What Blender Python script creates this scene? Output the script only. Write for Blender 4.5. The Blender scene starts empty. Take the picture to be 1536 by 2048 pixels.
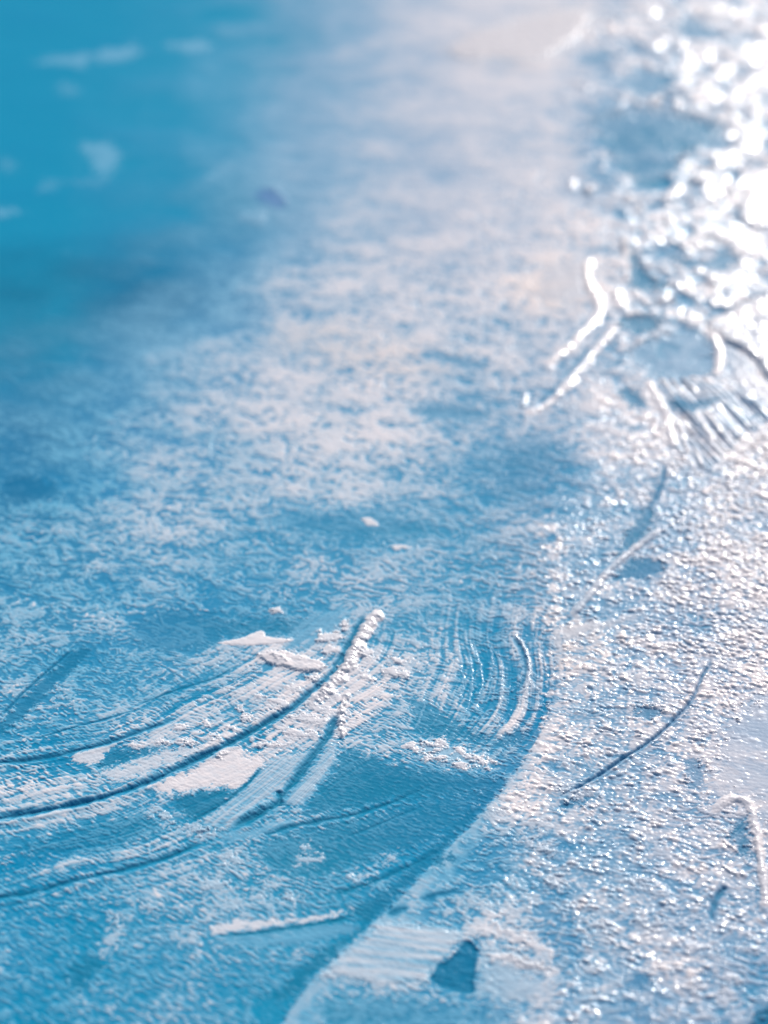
# A blue and white painting with thick glossy paint, seen from very close by, low sun ahead on the right.
# All lengths of the paint are in millimetres on the canvas plane (z = 0) and scaled to metres at the end.
import bpy, math
import numpy as np
from mathutils import Vector, Matrix

C = bpy.context.scene.collection
F32 = np.float32
rng = np.random.default_rng(7)

# ------------------------------------------------------------------ the view, and photo pixel -> canvas millimetres
VF = math.radians(32.0)
PITCH = math.radians(42.0)
PW, PH = 1536.0, 2048.0
TV = math.tan(VF / 2)
TH = TV * PW / PH
DIST = 50.0 / TH                       # mm from lens to the canvas point in the middle of the picture
CAM = np.array([0.0, -DIST * math.cos(PITCH), DIST * math.sin(PITCH)])
FWD = np.array([0.0, math.cos(PITCH), -math.sin(PITCH)])
UP = np.array([0.0, math.sin(PITCH), math.cos(PITCH)])
RIGHT = np.array([1.0, 0.0, 0.0])

def ray(px, py):
    u = (px / PW * 2 - 1) * TH
    v = (1 - py / PH * 2) * TV
    return FWD + u * RIGHT + v * UP

def at(px, py):
    d = ray(px, py)
    t = -CAM[2] / d[2]
    p = CAM + t * d
    return p[0], p[1]

def ats(pts):
    return np.array([at(*p) for p in pts])

# ------------------------------------------------------------------ noise
_perm = rng.permutation(512).astype(np.int32)
_ang = rng.random(512) * 2 * np.pi
_gx, _gy = np.cos(_ang).astype(F32), np.sin(_ang).astype(F32)

def perlin(x, y, seed=0):
    x = x.astype(F32) + F32(seed * 17.31 + 400); y = y.astype(F32) + F32(seed * 9.77 + 400)
    xi = np.floor(x).astype(np.int32); yi = np.floor(y).astype(np.int32)
    fx = x - xi; fy = y - yi
    def g(ix, iy, dx, dy):
        h = _perm[(_perm[(ix + seed * 31) & 511] + iy) & 511]
        return _gx[h] * dx + _gy[h] * dy
    a = g(xi, yi, fx, fy); b = g(xi + 1, yi, fx - 1, fy)
    c = g(xi, yi + 1, fx, fy - 1); d = g(xi + 1, yi + 1, fx - 1, fy - 1)
    sx = fx * fx * fx * (fx * (fx * 6 - 15) + 10); sy = fy * fy * fy * (fy * (fy * 6 - 15) + 10)
    ab = a + sx * (b - a); cd = c + sx * (d - c)
    return (ab + sy * (cd - ab)) * F32(1.5)

def fbm(x, y, octaves=3, seed=0, gain=0.5):
    s = np.zeros_like(x, dtype=F32); a = 1.0; n = 0.0
    for k in range(octaves):
        s += F32(a) * perlin(x * 2.03 ** k, y * 2.03 ** k, seed + k * 3); n += a * a; a *= gain
    return s / F32(math.sqrt(n))

def sm(a, b, x):
    t = np.clip((x - a) / (b - a), 0, 1)
    return t * t * (3 - 2 * t)

# ------------------------------------------------------------------ the sheet of paint: a grid, fine where the lens looks
def axis(lo, hi, flo, fhi, fine, grow):
    a = [flo]
    while a[-1] < fhi: a.append(a[-1] + fine(a[-1]))
    s = fine(a[-1])
    while a[-1] < hi:
        s *= grow; a.append(min(a[-1] + s, hi))
    b = []; s = fine(flo); p = flo
    while p > lo:
        s *= grow; p = max(p - s, lo); b.append(p)
    return np.array(b[::-1] + a)

SX0, SX1, SY0, SY1 = -190.0, 190.0, -140.0, 250.0
xs = axis(SX0, SX1, -74, 74, lambda v: 0.085 if abs(v) < 46 else 0.12, 1.05)
ys = axis(SY0, SY1, -77, 150, lambda v: 0.085 + 0.0011 * max(v + 40, 0), 1.05)
NX, NY = len(xs), len(ys)
print('paint grid', NX, NY)
X, Y = np.meshgrid(xs.astype(F32), ys.astype(F32))
# where each spot of the sheet sits in the photograph, for reading the tables measured from it
dz = (Y - F32(CAM[1])) * F32(FWD[1]) + F32(-CAM[2] * FWD[2])
uu = X / dz / F32(TH)
vv = ((Y - F32(CAM[1])) * F32(UP[1]) + F32(-CAM[2] * UP[2])) / dz / F32(TV)
PX = np.clip((uu + 1) * F32(PW / 2), -300, PW + 300)
PY = np.clip((1 - vv) * F32(PH / 2), -300, PH + 300)

def table(rows):
    t = np.array(rows, dtype=F32)
    ny, nx = t.shape
    gx = np.clip(PX / F32(PW) * nx - 0.5, 0, nx - 1.001); gy = np.clip(PY / F32(PH) * ny - 0.5, 0, ny - 1.001)
    ix = gx.astype(np.int32); iy = gy.astype(np.int32)
    fx = gx - ix; fy = gy - iy
    fx = fx * fx * (3 - 2 * fx); fy = fy * fy * (3 - 2 * fy)
    return (t[iy, ix] * (1 - fx) + t[iy, ix + 1] * fx) * (1 - fy) + (t[iy + 1, ix] * (1 - fx) + t[iy + 1, ix + 1] * fx) * fy

# white pigment over the blue (0 blue, 1 white), with the upper haze painted in
COV = table([
    [.00, .02, .05, .12, .26, .50, .66, .78, .80, .62, .55, .60],
    [.00, .05, .08, .20, .38, .54, .66, .74, .74, .50, .50, .65],
    [.00, .06, .08, .26, .44, .56, .62, .70, .68, .36, .35, .60],
    [.00, .05, .10, .24, .44, .60, .66, .70, .74, .62, .52, .62],
    [.03, .06, .16, .34, .56, .66, .70, .70, .74, .66, .50, .60],
    [.12, .24, .42, .54, .66, .70, .72, .64, .58, .52, .55, .65],
    [.20, .34, .48, .60, .72, .74, .68, .50, .54, .66, .55, .65],
    [.22, .40, .52, .60, .64, .62, .50, .36, .34, .66, .66, .78],
    [.36, .46, .50, .50, .42, .36, .46, .44, .50, .62, .60, .80],
    [.38, .42, .42, .24, .32, .50, .44, .38, .55, .60, .65, .80],
    [.42, .36, .40, .54, .72, .74, .56, .36, .50, .70, .78, .82],
    [.46, .46, .62, .74, .74, .62, .42, .30, .60, .70, .78, .80],
    [.55, .52, .42, .42, .45, .22, .16, .24, .62, .70, .76, .80],
    [.28, .34, .42, .44, .42, .30, .22, .28, .50, .60, .68, .72],
    [.22, .26, .32, .40, .42, .26, .40, .62, .54, .54, .62, .62],
    [.24, .26, .24, .20, .24, .50, .56, .50, .56, .54, .56, .56]])
# hue of the blue below: 0 turquoise, 1 leaning to ultramarine
HUE = table([
    [.00, .00, .05, .10, .3, .4, .4, .4],
    [.00, .10, .25, .40, .5, .4, .3, .3],
    [.10, .65, .95, .70, .5, .4, .3, .3],
    [.75, .90, .75, .50, .4, .4, .3, .3],
    [.60, .60, .40, .30, .3, .3, .4, .4],
    [.45, .40, .25, .25, .25, .4, .5, .4],
    [.30, .25, .15, .15, .30, .5, .5, .4],
    [.25, .20, .10, .15, .40, .5, .5, .4]])
# how strongly the paint stands up in grains
GRAIN = table([
    [.1, .1, .1, .12, .12, .2, .4, .7],
    [.1, .1, .15, .2, .2, .3, .5, .8],
    [.15, .2, .3, .4, .45, .45, .6, .8],
    [.3, .4, .5, .5, .45, .5, .8, 1.],
    [.5, .5, .5, .45, .45, .9, 1., 1.],
    [.5, .5, .6, .6, .40, .9, 1., .9],
    [.5, .5, .5, .45, .40, .8, 1., .8],
    [.4, .4, .4, .40, .50, .7, .9, .8]])
TH_ = 0.0
H = np.zeros_like(X)          # height, mm
SOLID = np.zeros_like(X)      # fully opaque white here
BLUE = np.zeros_like(X)       # scraped down to clean blue; in grooves it also paints their shade
SMOOTH = np.zeros_like(X)     # grains wiped flat here
SHEEN = np.zeros_like(X)      # extra gloss
ID = np.zeros(X.shape, dtype=np.int16)
PARTS = {0: ('paint_film', None)}

wx = 0.16 * perlin(X / 0.9, Y / 0.9, 21) + 0.10 * perlin(X / 0.35, Y / 0.35, 22)
wy = 0.16 * perlin(X / 0.9, Y / 0.9, 23) + 0.10 * perlin(X / 0.35, Y / 0.35, 24)

def window(P, margin):
    x0, y0 = P.min(0) - margin; x1, y1 = P.max(0) + margin
    i0, i1 = np.searchsorted(xs, [x0, x1]); j0, j1 = np.searchsorted(ys, [y0, y1])
    return slice(max(j0 - 1, 0), j1 + 1), slice(max(i0 - 1, 0), i1 + 1)

def spline(P, n=8):
    Q = np.vstack([2 * P[0] - P[1], P, 2 * P[-1] - P[-2]])
    out = []
    for i in range(1, len(Q) - 2):
        for k in range(n):
            t = k / n
            a, b, c, d = Q[i - 1], Q[i], Q[i + 1], Q[i + 2]
            out.append(0.5 * (2 * b + (c - a) * t + (2 * a - 5 * b + 4 * c - d) * t * t + (3 * b - a - 3 * c + d) * t ** 3))
    out.append(P[-1])
    return np.array(out)

def line_field(pts, reach, warp=1.0, curve=True):
    """signed distance (mm, + to the right of the direction of travel) and run 0..1 along a line drawn on the canvas"""
    P = ats(pts)
    if curve and len(P) > 2: P = spline(P)
    w = window(P, reach + 0.5)
    x = (X[w] + warp * wx[w]).astype(F32); y = (Y[w] + warp * wy[w]).astype(F32)
    best = np.full(x.shape, 1e9, F32); sd = np.zeros_like(x); run = np.zeros_like(x)
    seg = np.hypot(*(P[1:] - P[:-1]).T); tot = seg.sum(); acc = 0.0
    for (a, b, L) in zip(P[:-1], P[1:], seg):
        dx, dy = (b - a) / max(L, 1e-9)
        s = np.clip((x - a[0]) * dx + (y - a[1]) * dy, 0, L)
        ex = x - a[0] - s * dx; ey = y - a[1] - s * dy
        d = ex * ex + ey * ey
        m = d < best
        best[m] = d[m]; run[m] = ((acc + s) / tot)[m]
        cr = ex * dy - ey * dx
        sd[m] = np.where(cr[m] >= 0, 1, -1) * np.sqrt(d[m])
        acc += L
    return w, sd, run, tot

def poly_field(pts, reach, warp=1.0, curve=True):
    """distance to the outline of a patch, negative inside"""
    P = ats(pts)
    if curve:
        Q = np.vstack([P[-1], P, P[0], P[1]]); out = []
        for i in range(1, len(Q) - 2):
            for k in range(5):
                t = k / 5; a, b, c, d = Q[i - 1], Q[i], Q[i + 1], Q[i + 2]
                out.append(0.5 * (2 * b + (c - a) * t + (2 * a - 5 * b + 4 * c - d) * t * t + (3 * b - a - 3 * c + d) * t ** 3))
        P = np.array(out)
    w = window(P, reach + 0.5)
    x = X[w] + F32(warp) * wx[w]; y = Y[w] + F32(warp) * wy[w]
    best = np.full(x.shape, 1e9, F32); ins = np.zeros(x.shape, bool)
    for a, b in zip(P, np.roll(P, -1, 0)):
        e = b - a; L2 = max(e @ e, 1e-12)
        s = np.clip(((x - a[0]) * e[0] + (y - a[1]) * e[1]) / L2, 0, 1)
        d = (x - a[0] - s * e[0]) ** 2 + (y - a[1] - s * e[1]) ** 2
        best = np.minimum(best, d)
        if a[1] != b[1]:
            ins ^= ((a[1] > y) != (b[1] > y)) & (x < (b[0] - a[0]) * (y - a[1]) / (b[1] - a[1]) + a[0])
    d = np.sqrt(best)
    return w, np.where(ins, -d, d)

def up(F, w, v): F[w] = np.maximum(F[w], v)
def mark(w, mask, name, label=None):
    k = len(PARTS); PARTS[k] = (name, label)
    ID[w][mask] = k

def taper(run, a=0.12, b=0.12):
    return sm(0, max(a, 1e-3), run) * sm(0, max(b, 1e-3), 1 - run)

def groove(pts, width, depth, rim=(0.0, 0.0), blue=0.9, warp=1.0, ends=(.12, .12), name='scraped_groove', label=None, part=True):
    """a furrow dragged through the wet paint; rim = heights of the paint pushed up on its left and right"""
    w, d, run, tot = line_field(pts, width * 3.2, warp * .35)
    d = d + .10 * width * perlin(X[w] / 2.2, Y[w] / 2.2, 29)
    tp = taper(run, *ends)
    wv = perlin(run * tot / 4.5, d * 0, 45 + len(PARTS)) + .6 * perlin(run * tot / 1.1, d * .3, 46 + len(PARTS))
    hw = 0.42 * width * (1 + .5 * wv)
    tp = tp * np.clip(1 + .45 * wv, .25, 1.2)
    f = np.exp(-np.abs(d / hw) ** 1.5) * tp
    H[w] -= F32(depth * .62) * f
    for side, h in ((-1, rim[0]), (1, rim[1])):
        if h: H[w] += F32(h) * tp * np.exp(-((d - side * 0.95 * width) / (0.42 * width)) ** 2)
    up(BLUE, w, blue * np.clip(f * 1.5, 0, 1)); SOLID[w] *= 1 - blue * np.clip(f * 1.5, 0, 1); up(SMOOTH, w, np.clip(f * 1.3, 0, 1) * .8)  # the blue in the furrow also paints its shade
    if part: mark(w, (f > 0.35), name, label)

def ridge(pts, width, height, lumps=0.5, white=1.0, lump_len=0.8, warp=1.0, ends=(.1, .1), name='paint_ridge', label=None, sheen=.5, part=True, flat=0.0):
    """a raised bead of thick paint"""
    w, d, run, tot = line_field(pts, width * 1.6, warp)
    tp = taper(run, *ends)
    L = .8 * perlin(run * tot / lump_len, d * .8 / width, 40 + len(PARTS)) + .9 * perlin(run * tot / (2.6 * lump_len), d * .5 / width, 41 + len(PARTS)) + .5 * perlin(X[w] / .33, Y[w] / .3, 42)
    hw = 0.5 * width * np.clip(1 + .75 * lumps * (perlin(run * tot / (2.2 * lump_len), d * 0, 61 + len(PARTS)) + .5 * perlin(run * tot / (.8 * lump_len), d * .6, 62 + len(PARTS))), .3, 1.6)
    d = d + lumps * .16 * width * perlin(run * tot / (1.4 * lump_len), d * 0, 63 + len(PARTS))
    q = np.clip(1 - (d / hw) ** 2, 0, 1) * np.where(tp > .02, 1, 0)
    H[w] += F32(height) * q * .8 * (0.25 + .75 * tp) * np.clip(1 + lumps * 0.55 * L, .1, 2) * (tp > .02)
    m = sm(0, .35, q * tp)
    up(SOLID, w, white * m); up(SMOOTH, w, m * .75); up(SHEEN, w, m * sheen)
    if part: mark(w, m > 0.4, name, label)

def dab(pts, height, white=1.0, blue=0.0, edge=0.5, smooth=.8, warp=1.0, wave=.25, name='paint_dab', label=None, part=True, tilt=(0, 0), sheen=.3, curve=True, streak=None, ragged=.6):
    """a patch of thick paint with a rounded edge (or, with blue > 0, a wiped patch)"""
    w, d = poly_field(pts, edge * 2.5 + 1, warp, curve)
    er = perlin(X[w] / .95, Y[w] / .6, 31) + .7 * perlin(X[w] / .4, Y[w] / .26, 32) + .7 * perlin(X[w] / .2, Y[w] / .14, 33)
    d = d + ragged * (.25 + .3 * edge) * er
    f = sm(0.35 * edge, -1.2 * edge, d)
    n = perlin(X[w] / 1.6, Y[w] / 1.1, 70 + len(PARTS)) + .3 * perlin(X[w] / .7, Y[w] / .5, 71 + len(PARTS))
    h = height * (1 + wave * n)
    cx, cy = ats(pts).mean(0)
    h = h + tilt[0] * (X[w] - cx) + tilt[1] * (Y[w] - cy)
    if streak:                                   # bristle marks along the direction (dx, dy) in picture pixels
        a, b = np.array(at(768 + 0, 1400)), np.array(at(768 + streak[0], 1400 + streak[1]))
        t = (b - a) / np.hypot(*(b - a))
        q = (X[w] * t[1] - Y[w] * t[0]); l = (X[w] * t[0] + Y[w] * t[1])
        sn = perlin(q / streak[3], l / 14, 90 + len(PARTS)) + .6 * perlin(q / (streak[3] * .45), l / 9, 93 + len(PARTS))
        h = h + streak[2] * sn
    H[w] = H[w] + (f * h).astype(F32)
    g = sm(0.1 * edge, -0.45 * edge, d)
    full = g
    if streak: g = g * np.clip(.88 + .26 * sn + .16 * perlin(q / (streak[3] * .2), l / 6, 97), 0, 1)
    if white: up(SOLID, w, white * g)
    if blue:
        up(BLUE, w, blue * g); SOLID[w] *= 1 - blue * g
    up(SMOOTH, w, smooth * g); up(SHEEN, w, sheen * g)
    if part: mark(w, full > 0.5, name, label)

def veil(pts, white=0.0, blue=0.0, edge=2.0, smooth=0.0, warp=3.0):
    """a soft thinning or thickening of the white wash, no relief of its own"""
    w, d = poly_field(pts, edge, warp)
    f = sm(edge, -edge, d)
    COV[w] = COV[w] * (1 - f * max(white, blue)) + f * white * (1.0 if white else 0) * (max(white, blue) and 1)
    if blue: up(BLUE, w, blue * f * .9)
    up(SMOOTH, w, smooth * f)

def ell(cx, cy, rx, ry, rot=0, n=10, jag=.18):
    out = []
    for k in range(n):
        a = 2 * math.pi * k / n; r = 1 + rng.uniform(-jag, jag)
        x, y = rx * r * math.cos(a), ry * r * math.sin(a); c, s = math.cos(math.radians(rot)), math.sin(math.radians(rot))
        out.append((cx + x * c - y * s, cy + x * s + y * c))
    return out

# ------------------------------------------------------------------ the thick grainy layer right of the long edge
EDGE = [(1180, 520), (1150, 700), (1060, 840), (1130, 940), (1105, 1010), (1100, 1130), (1108, 1270), (1115, 1340), (1105, 1400),
        (1090, 1450), (1060, 1510), (1000, 1590), (947, 1650), (856, 1741), (792, 1810), (742, 1855), (664, 1928), (614, 1978), (578, 2028), (520, 2120)]
def grainy_layer():
    w, d = poly_field([(1900, 520)] + EDGE + [(1900, 2120)], 1.5, .8, False)
    rise = sm(1240, 1480, PY[w])
    f = sm(.16, -.22, d + .3 * perlin(X[w] / .7, Y[w] / .5, 37)) * rise
    H[w] += .15 * f + .03 * np.exp(-((d + .45) / .4) ** 2) * rise
    wide = 1.0 + 2.2 * sm(1600, 1850, PY[w])
    strip = sm(.05, -.15, d) * sm(-1.6, -.2, d / wide + .7 * perlin(X[w] / 1.5, Y[w] / 1.5, 35)) * rise
    up(SOLID, w, strip * .62)
    up(SHEEN, w, sm(.5, -1.5, d) * .10); up(SMOOTH, w, strip * .8)
    mark(w, d < 0, 'grainy_paint_layer', 'thick white grainy paint glittering in the sun')
grainy_layer()
# sign of the distance to EDGE on its left-hand (blue) side
_w, _d, _r, _t = line_field(EDGE[4:], 3., 0.)
_k = np.unravel_index(np.argmin((PX[_w] - 1080) ** 2 + (PY[_w] - 1400) ** 2), _d.shape)
EDGE_SIGN = -1.0 if _d[_k] > 0 else 1.0
print('edge sign', EDGE_SIGN)

# ---- smooth blue wipes and pools (lowest)
def wipe(pts, blue=.85, h=-.10, smooth=.85, edge=.8, **k):
    dab(pts, h * .4, white=0, blue=blue, edge=edge * 1.5, smooth=smooth, wave=.1, ragged=k.pop('ragged', 1.2), warp=k.pop('warp', 2.), sheen=k.pop('sheen', .1), name='wiped_patch', **k)
wipe([(1170, 240), (1230, 222), (1290, 212), (1360, 225), (1450, 252), (1440, 282), (1375, 320), (1312, 385), (1245, 352), (1200, 290)], .62, -.5, edge=2.2, label='slate hollow near the white glare, its shade painted in blue')  # blue-grey shade of the hollow, put into the pigment
wipe([(1235, 160), (1290, 140), (1345, 165), (1330, 195), (1270, 200)], .45, -.3, edge=2, label='slate patch')
wipe([(1150, 120), (1200, 105), (1230, 125), (1190, 140)], .5, -.2, edge=2, part=False)
wipe([(1340, 55), (1390, 50), (1440, 70), (1380, 85)], .5, -.2, edge=2, part=False)
wipe([(1261, 500), (1283, 530), (1310, 560), (1349, 578), (1270, 586), (1258, 552)], .8, -.3, label='pale blue pool beside a bead of white paint')
wipe([(1330, 510), (1400, 525), (1450, 505), (1480, 525), (1440, 545), (1370, 540)], .7, -.2, part=False)
wipe([(1235, 645), (1270, 634), (1322, 640), (1312, 665), (1275, 672), (1240, 662)], .8, -.3)
wipe([(1394, 664), (1429, 705), (1424, 756), (1313, 756), (1257, 710), (1313, 675)], .35, -.2, smooth=.8, sheen=.2, label='smooth slate panel dragged flat by the knife')
wipe([(1231, 786), (1264, 780), (1293, 812), (1270, 824), (1245, 805)], .8, -.25)
wipe([(1036, 880), (1080, 880), (1140, 905), (1150, 925), (1110, 965), (1060, 1000), (1000, 1000), (960, 940)], .5, -.1, smooth=.4, edge=3., ragged=1.6)
wipe([(540, 1060), (590, 1020), (700, 1010), (790, 1020), (870, 1050), (880, 1080), (780, 1095), (640, 1090)], .38, -.05, smooth=.4, edge=3., ragged=1.6)
wipe([(860, 712), (920, 712), (990, 730), (960, 745), (890, 735)], .5, -.2, edge=1.4, part=False)
wipe([(820, 822), (900, 812), (990, 835), (940, 850), (850, 845)], .5, -.2, edge=1.4, part=False)
wipe([(5, 965), (60, 957), (115, 978), (100, 1002), (40, 1012), (5, 1004)], .6, -.08, edge=1.)
wipe([(270, 1245), (350, 1215), (470, 1240), (600, 1240), (640, 1252), (560, 1278), (440, 1284), (425, 1302), (330, 1312), (265, 1290)], .6, -.06, edge=1., smooth=.6, ragged=1.6)
wipe([(690, 1500), (800, 1530), (890, 1545), (1000, 1560), (1010, 1585), (930, 1600), (800, 1610), (640, 1640), (600, 1625), (650, 1560)], .75, -.04, edge=1.4, smooth=.7, label='clean turquoise wipe below the white dabs')
wipe([(540, 1680), (700, 1640), (850, 1600), (1000, 1572), (985, 1600), (860, 1690), (760, 1720), (660, 1760), (560, 1760), (520, 1720)], .62, -.04, edge=1.4, smooth=.6)
wipe([(1002, 1588), (930, 1663), (800, 1798), (720, 1872), (640, 1945), (595, 1992), (545, 2000), (600, 1935), (640, 1905), (720, 1848), (690, 1828), (770, 1780), (860, 1700), (930, 1620), (980, 1580)], .80, -.02, edge=.9, smooth=.6, ragged=.9, label='deep turquoise strip along the raised edge')
wipe([(345, 1607), (400, 1585), (480, 1588), (436, 1622), (395, 1646)], .9, -.08, edge=.6)
wipe([(188, 1537), (226, 1502), (300, 1500), (330, 1505), (270, 1525), (215, 1547)], .85, -.08, edge=.7)
wipe([(150, 1660), (290, 1625), (320, 1665), (230, 1700), (80, 1720), (20, 1700)], .6, -.05, edge=1.2, smooth=.5)
wipe([(820, 1400), (890, 1430), (940, 1460), (980, 1480), (1060, 1460), (1040, 1500), (930, 1490), (840, 1480)], .6, -.05, edge=1., smooth=.5, part=False)
wipe([(1283, 1024), (1312, 1030), (1292, 1070), (1252, 1105), (1226, 1134), (1240, 1090)], .75, -.2, edge=.6)
wipe([(1273, 1119), (1338, 1135), (1300, 1160), (1240, 1166), (1222, 1164)], .8, -.15, edge=.5)
wipe([(1265, 1425), (1300, 1415), (1322, 1430), (1300, 1446), (1272, 1442)], .7, -.12, edge=.6)
wipe([(1372, 1530), (1400, 1528), (1412, 1560), (1395, 1590), (1370, 1570)], .6, -.15, edge=.8)
wipe([(860, 1720), (900, 1712), (906, 1730), (872, 1736)], .8, -.1, edge=.5, part=False)
wipe([(1150, 1600), (1172, 1590), (1190, 1600), (1165, 1618), (1120, 1622)], .8, -.1, edge=.5, part=False)
wipe([(1250, 1960), (1290, 1945), (1310, 1965), (1280, 1990), (1250, 1985)], .6, -.1, edge=1., part=False)
wipe([(640, 2010), (760, 1990), (900, 2005), (980, 2015), (1000, 2060), (700, 2080)], .5, -.06, edge=1.6, smooth=.6)
wipe([(130, 1950), (180, 1915), (215, 1915), (190, 1960), (150, 1990)], .8, -.08, edge=1., smooth=.5)
wipe([(1496, 2056), (1538, 2014), (1640, 1960), (1640, 2140), (1500, 2140)], 1.0, -.5, edge=.5, smooth=.5, label='dark turquoise hollow at the corner')
wipe([(0, 1445), (60, 1385), (120, 1330), (160, 1300), (185, 1306), (120, 1370), (60, 1430), (0, 1475)], .8, -.1, edge=.5, smooth=.8, label='straight turquoise scrape')

# ---- broad pale strokes
def sheet_dab(pts, white=.9, h=.10, name='cream_patch', **k):
    k.setdefault('edge', .8); k.setdefault('smooth', .9); k.setdefault('ragged', .8); k.setdefault('sheen', .15); k.setdefault('wave', .2)
    dab(pts, h, white=white, name=name, **k)
sheet_dab([(890, 100), (950, 62), (1060, 34), (1130, 20), (1195, 36), (1150, 92), (1080, 130), (1000, 126), (920, 124)], .85, .3, edge=2.5, label='broad cream smear out of focus')
sheet_dab([(1080, 560), (1140, 520), (1180, 530), (1176, 590), (1130, 610), (1080, 600)], .8, .15, edge=2., label='warm cream smear')
sheet_dab([(1410, 650), (1460, 628), (1536, 594), (1640, 560), (1640, 800), (1536, 764), (1512, 728), (1482, 704), (1448, 686)], .95, .5, edge=.6, sheen=.6, streak=(1.0, -.4, .03, .9), label='blazing white sheet of wet paint')
sheet_dab([(1450, 690), (1485, 712), (1510, 735), (1536, 775), (1640, 830), (1640, 900), (1530, 840), (1450, 770), (1436, 730)], .7, .1, edge=.5, streak=(.45, .9, .05, .55))
sheet_dab([(1290, 762), (1322, 758), (1372, 762), (1443, 775), (1536, 818), (1640, 850), (1536, 852), (1462, 905), (1425, 944), (1396, 938), (1352, 902), (1330, 830)], .50, .12, edge=.6, sheen=.35, smooth=.95, streak=(.52, .85, .30, .95), name='brush_stroke', label='comb-like bristle marks in white paint')
wipe([(1336, 819), (1348, 795), (1378, 806), (1440, 798), (1412, 822), (1370, 832)], .8, -.25)
sheet_dab([(1118, 1270), (1150, 1250), (1230, 1238), (1285, 1228), (1270, 1245), (1190, 1268), (1130, 1290)], .8, .08)
sheet_dab([(1105, 1255), (1122, 1262), (1128, 1300), (1118, 1340), (1108, 1310)], .8, .08, part=False)
sheet_dab([(1255, 1490), (1290, 1465), (1318, 1455), (1300, 1480), (1268, 1508)], .8, .06, part=False)
sheet_dab([(1425, 1520), (1450, 1440), (1500, 1400), (1640, 1380), (1640, 1680), (1520, 1660), (1500, 1612), (1440, 1610), (1405, 1590)], .60, .04, edge=2.2, ragged=1.5, warp=3, smooth=.95, label='flat pale mauve smear')
sheet_dab([(621, 1234), (692, 1223), (698, 1258), (640, 1296), (582, 1306), (566, 1288)], .5, .05, streak=(.75, -.66, .045, .5), name='brush_stroke', label='grey blue bristle smear')
sheet_dab([(285, 1578), (350, 1552), (405, 1526), (465, 1490), (495, 1508), (541, 1518), (520, 1548), (480, 1586), (440, 1582), (400, 1588), (335, 1594)], 1.0, .08, edge=1.3, wave=.05, ragged=.8, smooth=.95, warp=1.6, label='smooth cream patch between two grooves')
sheet_dab([(200, 1548), (270, 1520), (340, 1500), (400, 1490), (440, 1484), (400, 1508), (330, 1542), (240, 1572)], .85, .05, edge=1.6, wave=.05, ragged=1.0, smooth=.85, warp=1.6, part=False)
sheet_dab([(541, 1518), (590, 1508), (629, 1500), (655, 1478), (616, 1530), (567, 1585), (525, 1611), (462, 1658), (400, 1652), (431, 1622), (486, 1580)], .76, .06, edge=1.2, ragged=.4, streak=(-.78, .62, .03, .42), name='brush_stroke', label='pale streaked knife stroke')
sheet_dab([(658, 1481), (678, 1494), (673, 1523), (632, 1590), (600, 1618), (572, 1615), (568, 1598), (608, 1557), (645, 1507)], .74, .10, edge=1.0, ragged=.4, streak=(-.7, .7, .03, .4), name='brush_stroke')
sheet_dab([(150, 1512), (190, 1500), (236, 1485), (216, 1510), (192, 1532), (150, 1530)], .9, .06, edge=.4)
sheet_dab([(430, 1668), (500, 1662), (560, 1640), (600, 1640), (560, 1665), (510, 1680), (450, 1690)], .5, .03, part=False)
sheet_dab([(751, 1851), (800, 1850), (874, 1853), (915, 1862), (926, 1880), (895, 1921), (866, 1946), (857, 1969), (810, 1979), (765, 1985), (692, 1966), (637, 1966), (669, 1928), (714, 1892)], .84, .12, edge=.9, wave=.25, ragged=.8, warp=1.6, streak=(1, .12, .012, .6), label='thick white knife patch against the raised edge')
sheet_dab([(960, 1905), (1010, 1900), (1060, 1950), (1090, 1990), (1020, 2020), (960, 2004), (930, 2000), (955, 1960)], .66, .06, smooth=.6, part=False, edge=1.6, ragged=1.2)
sheet_dab([(427, 1878), (540, 1868), (655, 1850), (719, 1858), (692, 1874), (591, 1896), (473, 1898)], .42, .02, edge=.6, part=False, streak=(1, -.15, .03, .5))
wipe([(924, 1892), (947, 1888), (958, 1910), (949, 1964), (944, 1996), (883, 1984), (859, 1964), (879, 1933), (906, 1914)], 1., -.4, edge=.3, smooth=.6, ragged=.35, warp=1., label='turquoise gap left open in the white')

# ---- thick separate dabs
def blob(cx, cy, rx, ry, rot=0, h=.25, white=.95, jag=.3, **k):
    k.setdefault('edge', min(.5, ry * .03)); k.setdefault('smooth', .85)
    dab(ell(cx, cy, rx, ry, rot, 11, jag), h * rng.uniform(.55, 1.0), white=white, **k)
for b in [(140, 125, 46, 13, 0), (245, 110, 38, 14, -4), (380, 97, 33, 12, -5), (468, 68, 28, 14, 0), (205, 322, 40, 22, 32), (15, 330, 16, 13, 0),
          (2, 428, 32, 9, 0), (440, 347, 36, 12, -32), (545, 300, 40, 11, -18), (135, 182, 16, 12, 0), (100, 372, 22, 12, 0), (180, 370, 30, 8, 0)]:
    blob(b[0], b[1], b[2] * 1.35, b[3] * 1.2, b[4], h=.08, white=.40 if b[2] > 30 else .18, edge=3.2, warp=4, ragged=1.2, jag=.35, label='soft pale dab out of focus on the blue' if b[0] == 140 else None)
for b in [(555, 390, 30, 12, 30), (510, 440, 30, 14, 0)]:
    blob(*b, h=.2, white=.45, edge=1., part=False)
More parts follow.
